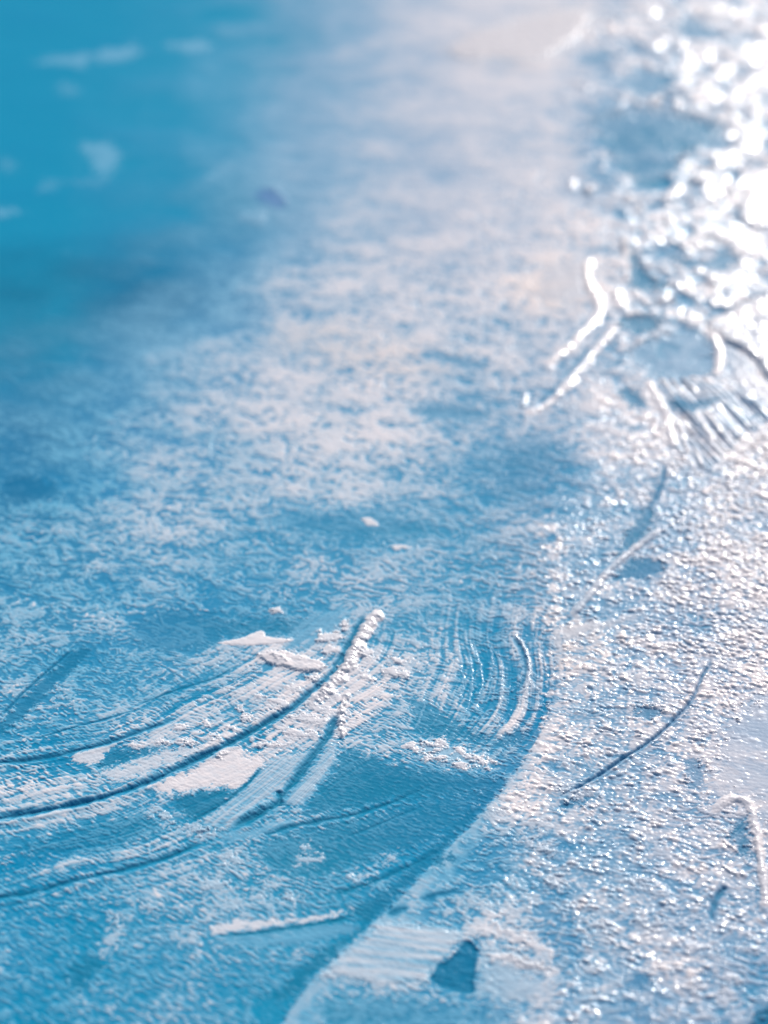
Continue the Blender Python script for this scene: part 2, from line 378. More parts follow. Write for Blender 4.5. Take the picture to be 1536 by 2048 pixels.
# lumps in the glare, painted white where highlights and the sun's blur disc fall
for b in [(1362, 98, 14, 12, 0), (1372, 130, 12, 16, 10), (1368, 172, 12, 20, 10), (1355, 212, 13, 13, 0), (1412, 112, 16, 13, -30), (1312, 205, 14, 12, 0), (1505, 108, 40, 18, -25),
          (1440, 330, 26, 14, -30), (1350, 388, 30, 13, -45), (1405, 356, 28, 14, -30), (1255, 402, 13, 10, 20), (1280, 420, 12, 10, 20), (1182, 382, 14, 11, -30), (1147, 372, 10, 9, 0),
          (1335, 450, 12, 16, 0), (1390, 484, 30, 14, -45), (1246, 494, 11, 24, 5), (1438, 478, 30, 14, 0), (1480, 500, 22, 14, 0), (1427, 568, 20, 12, 0), (1395, 545, 11, 10, 0), (1368, 445, 12, 10, 0),
          (1500, 300, 26, 18, -20), (1520, 430, 40, 40, 0), (1470, 250, 26, 16, 10), (1430, 415, 18, 12, 0), (1330, 605, 24, 9, -5), (1480, 380, 24, 14, -30), (1425, 200, 24, 16, 10), (1300, 30, 18, 10, 0), (1430, 30, 40, 12, 0)]:
    blob(*b, h=.55, white=.9, edge=.8, sheen=1., name='paint_dab', label='lump in the glare, its highlight painted white' if b[0] == 1362 else None)
dab([(434, 1290), (478, 1281), (512, 1268), (528, 1267), (540, 1278), (588, 1283), (567, 1292), (512, 1297), (462, 1296)], .13, 1, edge=.3, ragged=.2, wave=.1, warp=.5, label='pointed white sliver standing on blue', smooth=1)
blob(553, 1226, 14, 8, 0, .25)
dab([(517, 1312), (561, 1304), (608, 1317), (650, 1330), (645, 1347), (598, 1347), (546, 1336), (525, 1326)], .26, 1, edge=.35)
for b in [(659, 1279, 30, 13, 5), (665, 1306, 26, 11, 8), (628, 1361, 28, 8, 8), (592, 1381, 23, 10, 16), (556, 1408, 25, 11, 12), (657, 1396, 26, 10, 5), (642, 1422, 32, 11, 9),
          (616, 1443, 38, 12, 10), (597, 1470, 52, 12, 6), (537, 1496, 24, 8, 6), (570, 1494, 12, 6, 0), (495, 1440, 18, 9, 10), (465, 1461, 17, 8, 5), (412, 1450, 15, 9, 5),
          (432, 1479, 21, 8, 5), (478, 1419, 11, 6, 10), (515, 1396, 14, 6, 10), (690, 1255, 14, 10, 0), (735, 1310, 22, 12, 20), (735, 1360, 25, 9, 18), (790, 1350, 38, 10, 8), (800, 1325, 34, 8, 10),
          (360, 1460, 20, 8, 0), (330, 1490, 24, 7, 0), (385, 1490, 22, 7, 10), (440, 1515, 20, 6, 5), (270, 1495, 22, 8, -5), (560, 1320, 16, 6, 5)]:
    blob(*b, h=.2, edge=.5, warp=1.6, ragged=.9)
dab([(798, 1494), (828, 1479), (868, 1476), (918, 1494), (968, 1504), (993, 1524), (985, 1545), (940, 1548), (880, 1540), (830, 1520)], .02, .62, edge=1.2, wave=.2, ragged=1.6, warp=3., label='lumpy cream dab beside the blue wipe')
for b in [(822, 1497, 22, 14, -10), (876, 1494, 30, 13, 8), (868, 1520, 34, 11, 14), (925, 1511, 24, 10, 14), (925, 1534, 22, 9, 8), (966, 1527, 26, 13, 12)]:
    blob(*b, h=.20, edge=.7, wave=.3, ragged=.8, warp=2.2, jag=.35, smooth=.95)
blob(740, 1048, 16, 8, 20, .15); blob(798, 1099, 18, 5, 0, .15); blob(545, 1225, 8, 5, 0, .12, part=False)
dab([(414, 1875), (432, 1852), (470, 1841), (520, 1843), (560, 1840), (620, 1835), (705, 1821), (650, 1845), (560, 1861), (480, 1871)], .035, .9, edge=.7, smooth=.85, wave=.5, ragged=1.05, warp=1.3, label='long white wedge ending in a point')
for b in [(468, 1723, 20, 12, 0), (614, 1723, 22, 8, 0), (719, 1759, 18, 6, -5), (778, 1718, 9, 10, 0), (436, 1773, 22, 13, 10), (546, 1771, 22, 6, 0), (523, 1791, 16, 8, 0), (482, 1812, 22, 8, 0),
          (587, 1796, 14, 8, 0), (330, 1635, 30, 9, 25), (380, 1660, 30, 8, 10), (420, 1672, 22, 8, 0), (620, 1700, 20, 5, 10), (225, 1880, 14, 26, 15), (240, 1840, 20, 8, 0), (380, 1880, 24, 8, 5), (300, 1820, 18, 6, 0)]:
    blob(*b[:2], b[2] * 1.25, b[3] * 1.35, b[4], h=.10, edge=.7, white=.72, wave=.5, warp=3.2, ragged=1.7, jag=.45)
for b in [(1386, 1984, 24, 10, 5), (1455, 1963, 28, 13, 20), (1455, 2000, 26, 18, 10), (1504, 1907, 22, 11, 5), (1399, 2038, 20, 12, 0), (1396, 1899, 45, 10, 5), (1275, 1770, 30, 10, 10), (1110, 1770, 30, 12, 10),
          (1090, 1705, 22, 12, 20), (1150, 1590, 40, 14, 10), (1060, 1930, 46, 11, 28), (1180, 1850, 40, 12, 12), (1170, 1945, 28, 14, 0), (1300, 1850, 36, 10, 8), (990, 1625, 24, 10, 20), (1340, 2030, 30, 10, 0), (1050, 1690, 20, 10, 10)]:
    blob(*b, h=.16, edge=.6, white=.75, wave=.5, warp=2.6, ragged=1.3, jag=.4)
blob(533, 1620, 17, 10, -45, .2, .6, edge=.4)

# ---- grooves and ridges
groove([(732, 1228), (702, 1283), (681, 1325), (655, 1359), (621, 1388), (577, 1424), (525, 1453), (473, 1484), (400, 1519), (340, 1548), (270, 1578), (180, 1605), (80, 1626), (-40, 1645)], .85, .48, (.10, .06), label='long curving blue groove through the white dabs', ends=(.05, .0))
ridge([(765, 1220), (741, 1252), (718, 1286), (700, 1330), (678, 1360), (652, 1390), (620, 1410)], 2.0, .40, .8, 1., .5, sheen=1., label='crumbly white bead beside the long groove')
ridge([(699, 1390), (686, 1413), (681, 1450), (690, 1484)], .9, .36, .9, 1., .4, sheen=1.)
groove([(672, 1430), (658, 1471), (629, 1512), (595, 1557), (567, 1593), (548, 1616), (525, 1628), (486, 1648), (455, 1664)], .85, .36, (.06, .12), ends=(.08, .1))
groove([(557, 1585), (560, 1602), (556, 1618)], .8, .25, part=False)
groove([(525, 1538), (491, 1575), (447, 1611), (392, 1641)], .35, .14, (.02, .02))
groove([(360, 1438), (310, 1457), (230, 1485), (150, 1506), (60, 1524), (-40, 1530)], .65, .26, (.05, .05), ends=(.15, 0))
groove([(300, 1416), (220, 1440), (150, 1458), (60, 1486)], .4, .12, ends=(.2, .2))
groove([(480, 1330), (430, 1360), (350, 1385), (250, 1425)], .35, .10, ends=(.2, .2), part=False)
groove([(410, 1686), (330, 1720), (240, 1745), (150, 1766), (60, 1790), (-40, 1803)], .75, .24, (.08, .03), ends=(.1, 0))
groove([(515, 1680), (582, 1658), (634, 1648), (712, 1632), (790, 1606), (880, 1566)], .6, .16, (.03, .04), ends=(.1, .3))
groove([(647, 1695), (738, 1661), (800, 1635), (870, 1605)], .45, .1, ends=(.3, .3))
groove([(640, 1800), (746, 1768), (856, 1718), (910, 1690)], .6, .12, (.06, 0), ends=(.3, .3))
groove([(418, 1877), (480, 1873), (537, 1866), (655, 1848), (728, 1832)], .45, .09, (.0, 0), ends=(.1, .2))
groove([(833, 1807), (880, 1795), (929, 1782)], .8, .12, ends=(.3, .3), part=False)
groove([(769, 1835), (800, 1826), (824, 1819)], .8, .12, ends=(.3, .3), part=False)
groove([(150, 1300), (90, 1352), (40, 1398), (0, 1440)], .3, .1, (.05, .12), part=False)
groove([(1421, 1312), (1416, 1336), (1403, 1358), (1383, 1404), (1343, 1449), (1298, 1489), (1258, 1514), (1228, 1534), (1190, 1560), (1110, 1604)], .42, .5, (.08, .03), blue=.5, label='thin dark curved groove in the white grain')
groove([(1328, 930), (1326, 960), (1316, 990), (1302, 1015), (1290, 1040)], .6, .4, (.0, .1), blue=.6, ends=(.2, .2))
ridge([(1328, 1056), (1300, 1078), (1268, 1101), (1240, 1125), (1218, 1144), (1190, 1180), (1158, 1219), (1135, 1240)], 1.1, .32, .25, .8, 1.5, sheen=.5, label='smooth pale bead running down to the left')
ridge([(1179, 516), (1177, 545), (1178, 572), (1198, 608), (1194, 636), (1173, 662), (1143, 695), (1115, 718), (1084, 744)], 1.9, .36, .5, 1., 1.6, sheen=1., label='bright white bead in the glare')
ridge([(1230, 584), (1236, 602), (1244, 624)], 2.1, .36, .5, 1., sheen=1.)
ridge([(1228, 655), (1215, 680), (1192, 703), (1143, 760), (1108, 802), (1072, 822), (1040, 840)], 1.9, .34, .6, .95, 1.6, sheen=1.)
groove([(1190, 690), (1150, 735), (1110, 780), (1060, 830)], 1.0, .25, blue=.5, part=False)
ridge([(1248, 478), (1250, 500), (1253, 520)], 1.4, .5, .5, .95, sheen=1.)
ridge([(1252, 545), (1253, 565)], 1.2, .4, .5, .9, sheen=1.)
ridge([(1052, 790), (1046, 820)], 1.2, .3, .2, .7)
ridge([(1407, 656), (1422, 672), (1434, 692), (1440, 716), (1436, 740), (1430, 760)], 1.6, .34, .3, 1., 1., sheen=1., label='forked white bead at the edge of the bright sheet')
ridge([(1290, 760), (1304, 782), (1316, 809), (1329, 829), (1338, 860), (1352, 902)], 1.6, .30, .4, 1., .9, sheen=1.)
for a, b in (((1320, 762), (1348, 799)), ((1342, 764), (1366, 797)), ((1361, 762), (1398, 794)), ((1362, 834), (1384, 878)), ((1352, 842), (1376, 915)), ((1408, 826), (1446, 878)), ((1390, 830), (1428, 892)), ((1388, 902), (1404, 938))):
    ridge([a, ((a[0] + b[0]) / 2 + 1, (a[1] + b[1]) / 2), b], .7, .24, .3, .95, .8, sheen=1.)
ridge([(1560, 838), (1536, 854), (1500, 886), (1459, 920), (1420, 948)], 1.2, .22, .2, .85, 1.5, sheen=.5)
groove([(1440, 690), (1475, 702), (1505, 723), (1522, 745), (1540, 772)], .28, .2, blue=.4)  # thin shadow along the bright sheet, put in as a bluish furrow
groove([(1386, 725), (1405, 721), (1428, 717)], .5, .2, blue=.4, part=False)
groove([(1410, 645), (1460, 622), (1540, 588)], .5, .15, (.1, .1), blue=.15, part=False)
ridge([(1283, 898), (1283, 918)], .7, .3, .2, .9, sheen=1.)  # small upright glint, put in as a white bead
ridge([(1028, 1269), (1048, 1299), (1059, 1334), (1055, 1369), (1040, 1396)], .55, .22, .3, .75, 1., sheen=.9, label='fine curled bead')
groove([(1020, 1272), (1040, 1302), (1050, 1334), (1046, 1366), (1020, 1398)], .5, .1, blue=.6, part=False)
for arc in ([(913, 1281), (938, 1286), (955, 1319), (965, 1364), (958, 1404), (948, 1439)], [(968, 1269), (993, 1314), (1005, 1349), (1003, 1400), (992, 1440)], [(850, 1374), (848, 1414), (828, 1469)],
            [(905, 1300), (922, 1335), (926, 1380), (918, 1425)], [(980, 1290), (985, 1340), (980, 1390)], [(560, 1000), (578, 1020), (580, 1050), (568, 1075)], [(770, 1005), (785, 1030), (780, 1062)],
            [(990, 890), (1003, 925), (1002, 960), (990, 990)], [(860, 1020), (880, 1045), (878, 1075)], [(600, 1005), (612, 1030), (610, 1060)], [(936, 1300), (944, 1350), (940, 1400), (930, 1440)]):
    ridge(arc, .30, .05 if arc[0][1] > 1200 else .03, .5, .38 if arc[0][1] > 1200 else .2, .8, sheen=.35 if arc[0][1] > 1200 else .0, ends=(.35, .35), name='bristle_mark', label='fine curved bristle mark' if arc[0] == (913, 1281) else None)
ridge([(428, 868), (421, 885), (419, 905), (420, 930)], .6, .12, .3, .6, 1., sheen=.1, ends=(.2, .5))
ridge([(1418, 1640), (1434, 1620), (1461, 1604), (1494, 1612), (1504, 1639), (1514, 1682), (1520, 1727), (1528, 1781), (1531, 1834)], 1.2, .30, .2, .95, 1.5, sheen=.8, label='cream loop of paint around a blue gap')
wipe([(1463, 1655), (1492, 1640), (1500, 1687), (1505, 1727), (1486, 1722), (1458, 1690)], .9, -.2, edge=.5, streak=(.8, -.6, .03, .35))
ridge([(1445, 1685), (1458, 1697), (1472, 1712)], .6, .25, .3, .95, sheen=1.)
ridge([(1439, 1735), (1464, 1750), (1495, 1760)], .6, .25, .3, .95, sheen=1.)
groove([(1452, 1776), (1438, 1792), (1429, 1810), (1422, 1830), (1421, 1850)], .7, .4, blue=.8, label='short dark nick')
sheet_dab([(925, 1862), (965, 1852), (1010, 1858), (1062, 1878), (1115, 1910), (1092, 1920), (1030, 1898), (985, 1878), (940, 1874)], .9, .10, edge=.7, ragged=1.1, warp=2.2, wave=.6, name='paint_dab')
sheet_dab([(980, 1908), (1040, 1916), (1115, 1940), (1116, 1960), (1060, 1952), (1005, 1936), (975, 1922)], .9, .10, edge=.8, ragged=1.1, warp=2.2, wave=.6, name='paint_dab')

# ------------------------------------------------------------------ compose the paint
# the sweep of the brush: offset lines of the long groove on the left, of the raised edge on the right
SWEEP = [(960, 700), (900, 900), (832, 1090), (762, 1223), (700, 1330), (621, 1388), (525, 1453), (400, 1519), (270, 1578), (80, 1626), (-200, 1690)]
def flow(pts, reach):
    w, d, run, tot = line_field(pts, reach, 0.)
    D = np.full_like(X, 99.); L = np.zeros_like(X)
    D[w] = d; L[w] = run * tot
    return D, L
D1, L1 = flow(SWEEP[::1], 34.)
D2, L2 = flow(EDGE[4:], 42.)
bow = .8 * perlin(X / 9, Y / 9, 81)
bris1 = perlin((D1 + bow) / .62, L1 / 16, 82) + .8 * perlin((D1 + bow) / .27, L1 / 11, 83) + .8 * perlin((D1 + bow) / 1.9, L1 / 22, 84)
bris2 = perlin((D2 + bow) / .8, L2 / 12, 85) + .8 * perlin((D2 + bow) / .3, L2 / 9, 86) + .9 * perlin((D2 + bow) / 2.6, L2 / 18, 87)
left_of_edge = np.where(np.abs(D2) > 90, (PX < 1050) * 1., sm(-.4, .6, -D2 * EDGE_SIGN + (4.2 * fbm(X / 1.6, Y / 1.0, 4, 36, .65)) * sm(1500, 1330, PY)))
m1 = sm(20, 6, np.abs(D1)) * left_of_edge * sm(1200, 1320, PY) * sm(860, 760, PX)
m2 = sm(30, 8, np.abs(D2)) * ((1 - left_of_edge) * sm(1500, 1250, PX) * .35 + left_of_edge * sm(1130, 1400, PY) * sm(1560, 1440, PY) * sm(740, 940, PX) * 1.5)
SMOOTH = np.maximum(SMOOTH, .5 * m1 * sm(-.6, .6, perlin(D1 / 3.5, L1 / 9, 88)))
BR = bris1 * m1 + bris2 * m2                 # bristle lines, about -1.5 .. 1.5
ca, sa = math.cos(math.radians(-9)), math.sin(math.radians(-9))
U = X * F32(ca) + Y * F32(sa); V = -X * F32(sa) + Y * F32(ca)
U += 1.1 * perlin(X / 5, Y / 4, 5) + .45 * perlin(X / 1.6, Y / 1.3, 7); V += 0.9 * perlin(X / 5, Y / 4, 6) + .35 * perlin(X / 1.6, Y / 1.3, 8)
nA = fbm(U / 5.2, V / 2.6, 3, 1)
nB = fbm(U / 1.5, V / 0.75, 3, 2, .6)
nC = fbm(U / 0.62, V / 0.30, 2, 3)
nR = 1 - 2.4 * np.abs(perlin(U / 1.9, V / .8, 4))
ch, sh = math.cos(math.radians(-31)), math.sin(math.radians(-31))
UH = X * F32(ch) + Y * F32(sh) + .5 * perlin(X / 3, Y / 3, 18); VH = -X * F32(sh) + Y * F32(ch) + .25 * perlin(X / 2, Y / 2, 19)
hatch = perlin(UH / 1.5, VH / .27, 101) + .7 * perlin(UH / .7, VH / .15, 102)
lowleft = sm(1280, 1560, PY + .15 * (PX - 300)) * sm(1150, 800, PX)
HT = hatch * (.35 + .65 * lowleft)
zone = sm(-.5, .7, fbm(X / 9, Y / 7, 2, 12))         # places of fine powder, places of bold flecks
n = 0.42 * nA + (.42 + .25 * lowleft) * HT + (0.42 + .4 * zone) * nB + (.70 - .3 * zone) * nC + .30 * nR + .42 * BR
n /= F32(n.std())
big = fbm(X / 15, Y / 9, 3, 9)
COV -= .20 * sm(1060, 1160, PX) * sm(860, 1000, PY)
COV += .10 * sm(3.5, 1, np.abs(D2)) * (1 - left_of_edge) * sm(1000, 1100, PY)
COV += (sm(5, 0, np.abs(D2)) * (.14 - .28 * left_of_edge) * (.55 + .45 * sm(1250, 1450, PY)) * sm(1000, 1100, PY) * (np.abs(D2) < 90)).astype(F32)
cov = np.clip(COV + 0.14 * big * sm(.03, .15, COV) + .05 * BR, 0.003, 0.985)
thr = F32(0.62) * np.log((1 - cov) / cov)
soft = 0.75 - .35 * zone
white = sm(-soft, soft, n - thr)
thick = np.clip((n - thr) * .6, 0, 1.3)
con = sm(.16, .48, GRAIN)                              # the far paint is brushed out smooth
pig = np.clip((.84 - .47 * con) * cov + (.14 + .56 * con) * white * (0.30 + 0.70 * cov) + .05 * nA * sm(.05, .3, COV) + .13 * BR + .15 * HT * lowleft + .30 * sm(.50, .95, nC + .6 * HT + .5 * (zone - .5)) * (1 - .6 * SMOOTH) * con * sm(.1, .3, cov), 0, 1)
rest = 1 - SMOOTH
pig = pig * (1 - .5 * SMOOTH) + (cov * .75 + .07 * BR) * .5 * SMOOTH
pig = np.clip(pig * (1 - BLUE * .9), 0, 1)
pig = np.maximum(pig, SOLID * (.93 + .06 * nB))
# rounded glossy beads of thick paint (cells with a dome in each)
def domes(x, y, seed):
    xi = np.floor(x).astype(np.int32); yi = np.floor(y).astype(np.int32)
    best = np.zeros(x.shape, F32)
    for ox in (-1, 0, 1):
        for oy in (-1, 0, 1):
            cx, cy = xi + ox, yi + oy
            h = _perm[(_perm[(cx + seed) & 511] + cy) & 511]
            h2 = _perm[(h + 97) & 511]; h3 = _perm[(h2 + 41) & 511]
            qx = cx + .15 + .7 * h / F32(512) - x; qy = cy + .15 + .7 * h2 / F32(512) - y
            rad = .28 + .5 * (h3 / F32(512)) ** 1.5
            best = np.maximum(best, np.clip(1 - (qx * qx + qy * qy) / (rad * rad), 0, 1) * rad)
    return best
right = np.where(PY > 960, 1 - left_of_edge, sm(1040, 1180, PX))
patch = fbm(X / 6.5 + .5 * nA, Y / 5, 3, 77)
WET = sm(1090, 1330, PX + 90 * fbm(X / 8, Y / 8, 2, 15)) * sm(880, 620, PY)
BEAD = (1 - .85 * WET) * sm(.5, .85, GRAIN) * sm(-1.0, .5, patch + (GRAIN - .8) * 2) * (.12 * sm(820, 1080, PX) + .88 * right) * (1 - BLUE)
cb, sb = math.cos(math.radians(-14)), math.sin(math.radians(-14))
UB = X * F32(cb) + Y * F32(sb) + .5 * perlin(X / 4, Y / 3, 25) + .08 * perlin(X / .5, Y / .4, 27); VB = -X * F32(sb) + Y * F32(cb) + .4 * perlin(X / 4, Y / 3, 26) + .06 * perlin(X / .5, Y / .4, 28)
dm = domes(UB / .98, VB / .62, 3) * sm(-.35, .45, perlin(X / 2.2, Y / 1.6, 78) + .7 * sm(1200, 1460, PX) * sm(1550, 1200, PY)); dm2 = domes(UB / .60 + 31, VB / .40, 9)
# relief: grains, beads, bristle lines, thickness of the white, the weave of the canvas
gB = np.abs(perlin(U / 0.95, V / 0.62, 14)); gr = 1 - 1.9 * gB
grains = 0.60 * nB + .30 * gr + 0.40 * nC
flat = (1 - .9 * SMOOTH) * (1 - .6 * WET)
H += (0.055 * GRAIN * grains * (1 - .93 * BEAD) + 0.06 * white * (0.35 + .65 * GRAIN) * (1 - .88 * BEAD) + 0.04 * thick * GRAIN * (1 - .92 * BEAD)) * flat
H += (.33 * dm + .06 * dm2) * BEAD * (1 - .8 * SMOOTH)
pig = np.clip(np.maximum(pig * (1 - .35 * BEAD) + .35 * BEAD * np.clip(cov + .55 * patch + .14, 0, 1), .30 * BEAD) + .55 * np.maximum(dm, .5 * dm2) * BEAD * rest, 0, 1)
SHEEN = np.maximum(SHEEN, BEAD * (.02 + .98 * np.clip(4.2 * np.maximum(dm, .5 * dm2) - .25, 0, 1)) * (1 - .6 * SMOOTH))
H += .026 * BR * (1 - .6 * SOLID) + .012 * HT * flat * (1 - .8 * BEAD)
H += 0.03 * nA * rest * np.minimum(GRAIN * 2.5, 1) + 0.05 * big
# the wet folds at the upper right
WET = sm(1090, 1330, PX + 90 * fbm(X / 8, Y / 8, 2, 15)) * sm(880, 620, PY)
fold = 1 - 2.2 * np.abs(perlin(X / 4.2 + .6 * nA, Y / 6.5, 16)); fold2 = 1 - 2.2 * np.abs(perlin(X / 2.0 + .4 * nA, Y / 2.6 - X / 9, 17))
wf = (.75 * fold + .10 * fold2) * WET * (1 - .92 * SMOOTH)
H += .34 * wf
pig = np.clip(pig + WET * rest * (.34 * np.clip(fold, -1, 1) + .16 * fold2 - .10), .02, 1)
SHEEN = np.maximum(SHEEN, WET * (.04 + .40 * sm(-150, 330, PY) * sm(.1, .8, fold + .5 * fold2)))
weave = np.sin(2 * np.pi * (X * .22 + Y * .97 + .3 * perlin(X / 6, Y / 6, 50)) / .52) * .6 + np.sin(2 * np.pi * (X * .97 - Y * .22) / .55) * .4
H += 0.007 * weave * (1 - .5 * SOLID)
H += 0.006 * perlin(U / .9, V / .16, 52) * (1 - .8 * BEAD)
edgefade = sm(0, 6, np.minimum(np.minimum(X - SX0, SX1 - X), np.minimum(Y - SY0, SY1 - Y)))
H = H * edgefade + 0.35
SHEEN = np.clip(np.maximum(SHEEN, .22 * pig * sm(.25, .7, COV) * (1 - .7 * BEAD) * (1 - .5 * BLUE)), 0, 1)   # thick white dries glossy, thin blue dries matt
DEEP = table([[0, 0, 0, 0, 0, 0, 0, 0]] * 2 + [[0, .1, .5, .4, .1, 0, 0, 0], [.6, 1, .6, .1, 0, 0, 0, 0], [.6, .45, .1, 0, 0, 0, 0, 0], [.55, .2, 0, 0, 0, 0, 0, 0], [.4, .1, 0, 0, 0, 0, 0, 0], [.2, 0, 0, 0, 0, 0, 0, 0], [0, 0, 0, 0, 0, 0, 0, 0]] + [[0, 0, 0, 0, 0, 0, 0, 0]] * 3)
DEEP = np.clip(DEEP + .35 * big * sm(0, .3, DEEP), 0, 1)      # a second coat of darker blue
_w, _d = poly_field([(515, 392), (540, 384), (566, 405), (560, 418), (530, 408)], 4, .5)
_f = sm(1.6, -.5, _d); DEEP[_w] = np.maximum(DEEP[_w], .4 * _f); HUE[_w] = HUE[_w] + 1.0 * _f; pig[_w] *= 1 - .45 * _f
SHEEN = SHEEN * (1 - .85 * BLUE)
# pigment colours
def lin(r, g, b):
    return np.array([(c / 255 / 12.92) if c <= 10 else ((c / 255 + .055) / 1.055) ** 2.4 for c in (r, g, b)], dtype=F32)
teal = lin(0, 144, 178); ultra = lin(0, 120, 174); mid = lin(108, 176, 203); cream = lin(246, 231, 226)
hue = np.clip(HUE + .12 * big, 0, 1.6)[..., None]
base = np.where(hue <= 1, teal * (1 - hue) + ultra * hue, ultra + (lin(84, 104, 190) - ultra) * (hue - 1) / .6)
deep = base * (1 - .30 * BLUE[..., None] * (1 - .5 * hue)) * (1 - .38 * DEEP[..., None])
p = np.clip(pig + .05 * perlin(X / .5, Y / .4, 55) * rest, 0, 1)[..., None]
WARM = table([[0, .1, .7, .9, .9, .8], [0, .1, .6, .9, .9, .8], [.1, .3, .5, .6, .8, .8], [0, .1, .2, .3, .7, .9], [0, .1, .2, .2, .7, 1], [0, .1, .1, .1, .7, 1], [0, .1, .1, .1, .6, .9]])[..., None]  # lavender-grey tint; over the upper middle it paints the haze
mid = mid * (1 - WARM) + lin(156, 176, 196) * WARM
cream = cream * (1 - WARM) + lin(242, 226, 220) * WARM
PEACH = np.zeros_like(X)
for _pts in ([(890, 95), (1000, 50), (1130, 15), (1210, 40), (1150, 100), (1040, 150), (920, 130)], [(1030, 560), (1110, 520), (1185, 530), (1180, 600), (1110, 640), (1030, 610)], [(1105, 1250), (1200, 1236), (1230, 1290), (1150, 1330), (1105, 1320)], [(540, 690), (640, 640), (760, 680), (900, 720), (850, 760), (640, 730)]):
    _w, _d = poly_field(_pts, 6, 2.); up(PEACH, _w, sm(5, -4, _d))
cream = cream * (1 - PEACH[..., None]) + lin(246, 224, 212) * PEACH[..., None]      # a little ochre in the white here
col = np.where(p < .5, deep + (mid - deep) * (p * 2), mid + (cream - mid) * (p * 2 - 1))
col = np.clip(col, 0.002, .9)

# ------------------------------------------------------------------ objects
def tag(o, **k):
    for a, b in k.items():
        if b: o[a] = b

def new_mat(name):
    m = bpy.data.materials.new(name); m.use_nodes = True
    return m, m.node_tree, m.node_tree.nodes['Principled BSDF']

pm, nt, bs = new_mat('glossy_paint')
N, L = nt.nodes, nt.links
a1 = N.new('ShaderNodeAttribute'); a1.attribute_name = 'pigment'
a2 = N.new('ShaderNodeAttribute'); a2.attribute_name = 'sheen'
tc = N.new('ShaderNodeTexCoord')
nz = N.new('ShaderNodeTexNoise'); nz.inputs['Scale'].default_value = 3800; nz.inputs['Detail'].default_value = 2
L.new(tc.outputs['Object'], nz.inputs['Vector'])
bp = N.new('ShaderNodeBump'); bp.inputs['Strength'].default_value = .2; bp.inputs['Distance'].default_value = .00004
L.new(nz.outputs['Fac'], bp.inputs['Height'])
L.new(a1.outputs['Color'], bs.inputs['Base Color'])
L.new(bp.outputs['Normal'], bs.inputs['Normal'])
mr = N.new('ShaderNodeMapRange'); mr.inputs['To Min'].default_value = .52; mr.inputs['To Max'].default_value = .38
L.new(a2.outputs['Fac'], mr.inputs['Value']); L.new(mr.outputs['Result'], bs.inputs['Roughness'])
ms = N.new('ShaderNodeMapRange'); ms.inputs['To Min'].default_value = .035; ms.inputs['To Max'].default_value = .35
L.new(a2.outputs['Fac'], ms.inputs['Value']); L.new(ms.outputs['Result'], bs.inputs['Specular IOR Level'])
mc = N.new('ShaderNodeMapRange'); mc.inputs['To Min'].default_value = .02; mc.inputs['To Max'].default_value = .95
L.new(a2.outputs['Fac'], mc.inputs['Value']); L.new(mc.outputs['Result'], bs.inputs['Coat Weight'])
bs.inputs['Coat Roughness'].default_value = .17
L.new(bp.outputs['Normal'], bs.inputs['Coat Normal'])

cm, nt2, b2 = new_mat('raw_canvas')
w1 = nt2.nodes.new('ShaderNodeTexNoise'); w1.inputs['Scale'].default_value = 900
r1 = nt2.nodes.new('ShaderNodeValToRGB'); r1.color_ramp.elements[0].color = (.52, .47, .38, 1); r1.color_ramp.elements[1].color = (.68, .63, .54, 1)
nt2.links.new(w1.outputs['Fac'], r1.inputs['Fac']); nt2.links.new(r1.outputs['Color'], b2.inputs['Base Color']); b2.inputs['Roughness'].default_value = .9

gm, nt3, b3 = new_mat('stone_paving')
w2 = nt3.nodes.new('ShaderNodeTexNoise'); w2.inputs['Scale'].default_value = 6; w2.inputs['Detail'].default_value = 8
r2 = nt3.nodes.new('ShaderNodeValToRGB'); r2.color_ramp.elements[0].color = (.16, .16, .155, 1); r2.color_ramp.elements[1].color = (.30, .29, .27, 1)
nt3.links.new(w2.outputs['Fac'], r2.inputs['Fac']); nt3.links.new(r2.outputs['Color'], b3.inputs['Base Color']); b3.inputs['Roughness'].default_value = .85

MM = 0.001
root = bpy.data.objects.new('painting', None); C.objects.link(root)
tag(root, label='abstract blue and white painting with thick glossy paint, scraped grooves and raised white dabs', category='painting')

# normals of the whole sheet, so that the parts join without a seam
gy_, gx_ = np.gradient(H.astype(np.float64), ys, xs)
NRM = np.stack([-gx_, -gy_, np.ones_like(gx_)], -1); NRM /= np.linalg.norm(NRM, axis=-1, keepdims=True)
POS = np.stack([X, Y, H], -1).astype(F32) * F32(MM)
RGBA = np.concatenate([col, np.ones_like(col[..., :1])], -1).astype(F32)
vid = np.arange(NX * NY, dtype=np.int32).reshape(NY, NX)
quads = np.stack([vid[:-1, :-1], vid[:-1, 1:], vid[1:, 1:], vid[1:, :-1]], -1).reshape(-1, 4)
fid = ID[:-1, :-1].reshape(-1)
P_, N_, K_, S_ = POS.reshape(-1, 3), NRM.reshape(-1, 3).astype(F32), RGBA.reshape(-1, 4), SHEEN.reshape(-1).astype(F32)

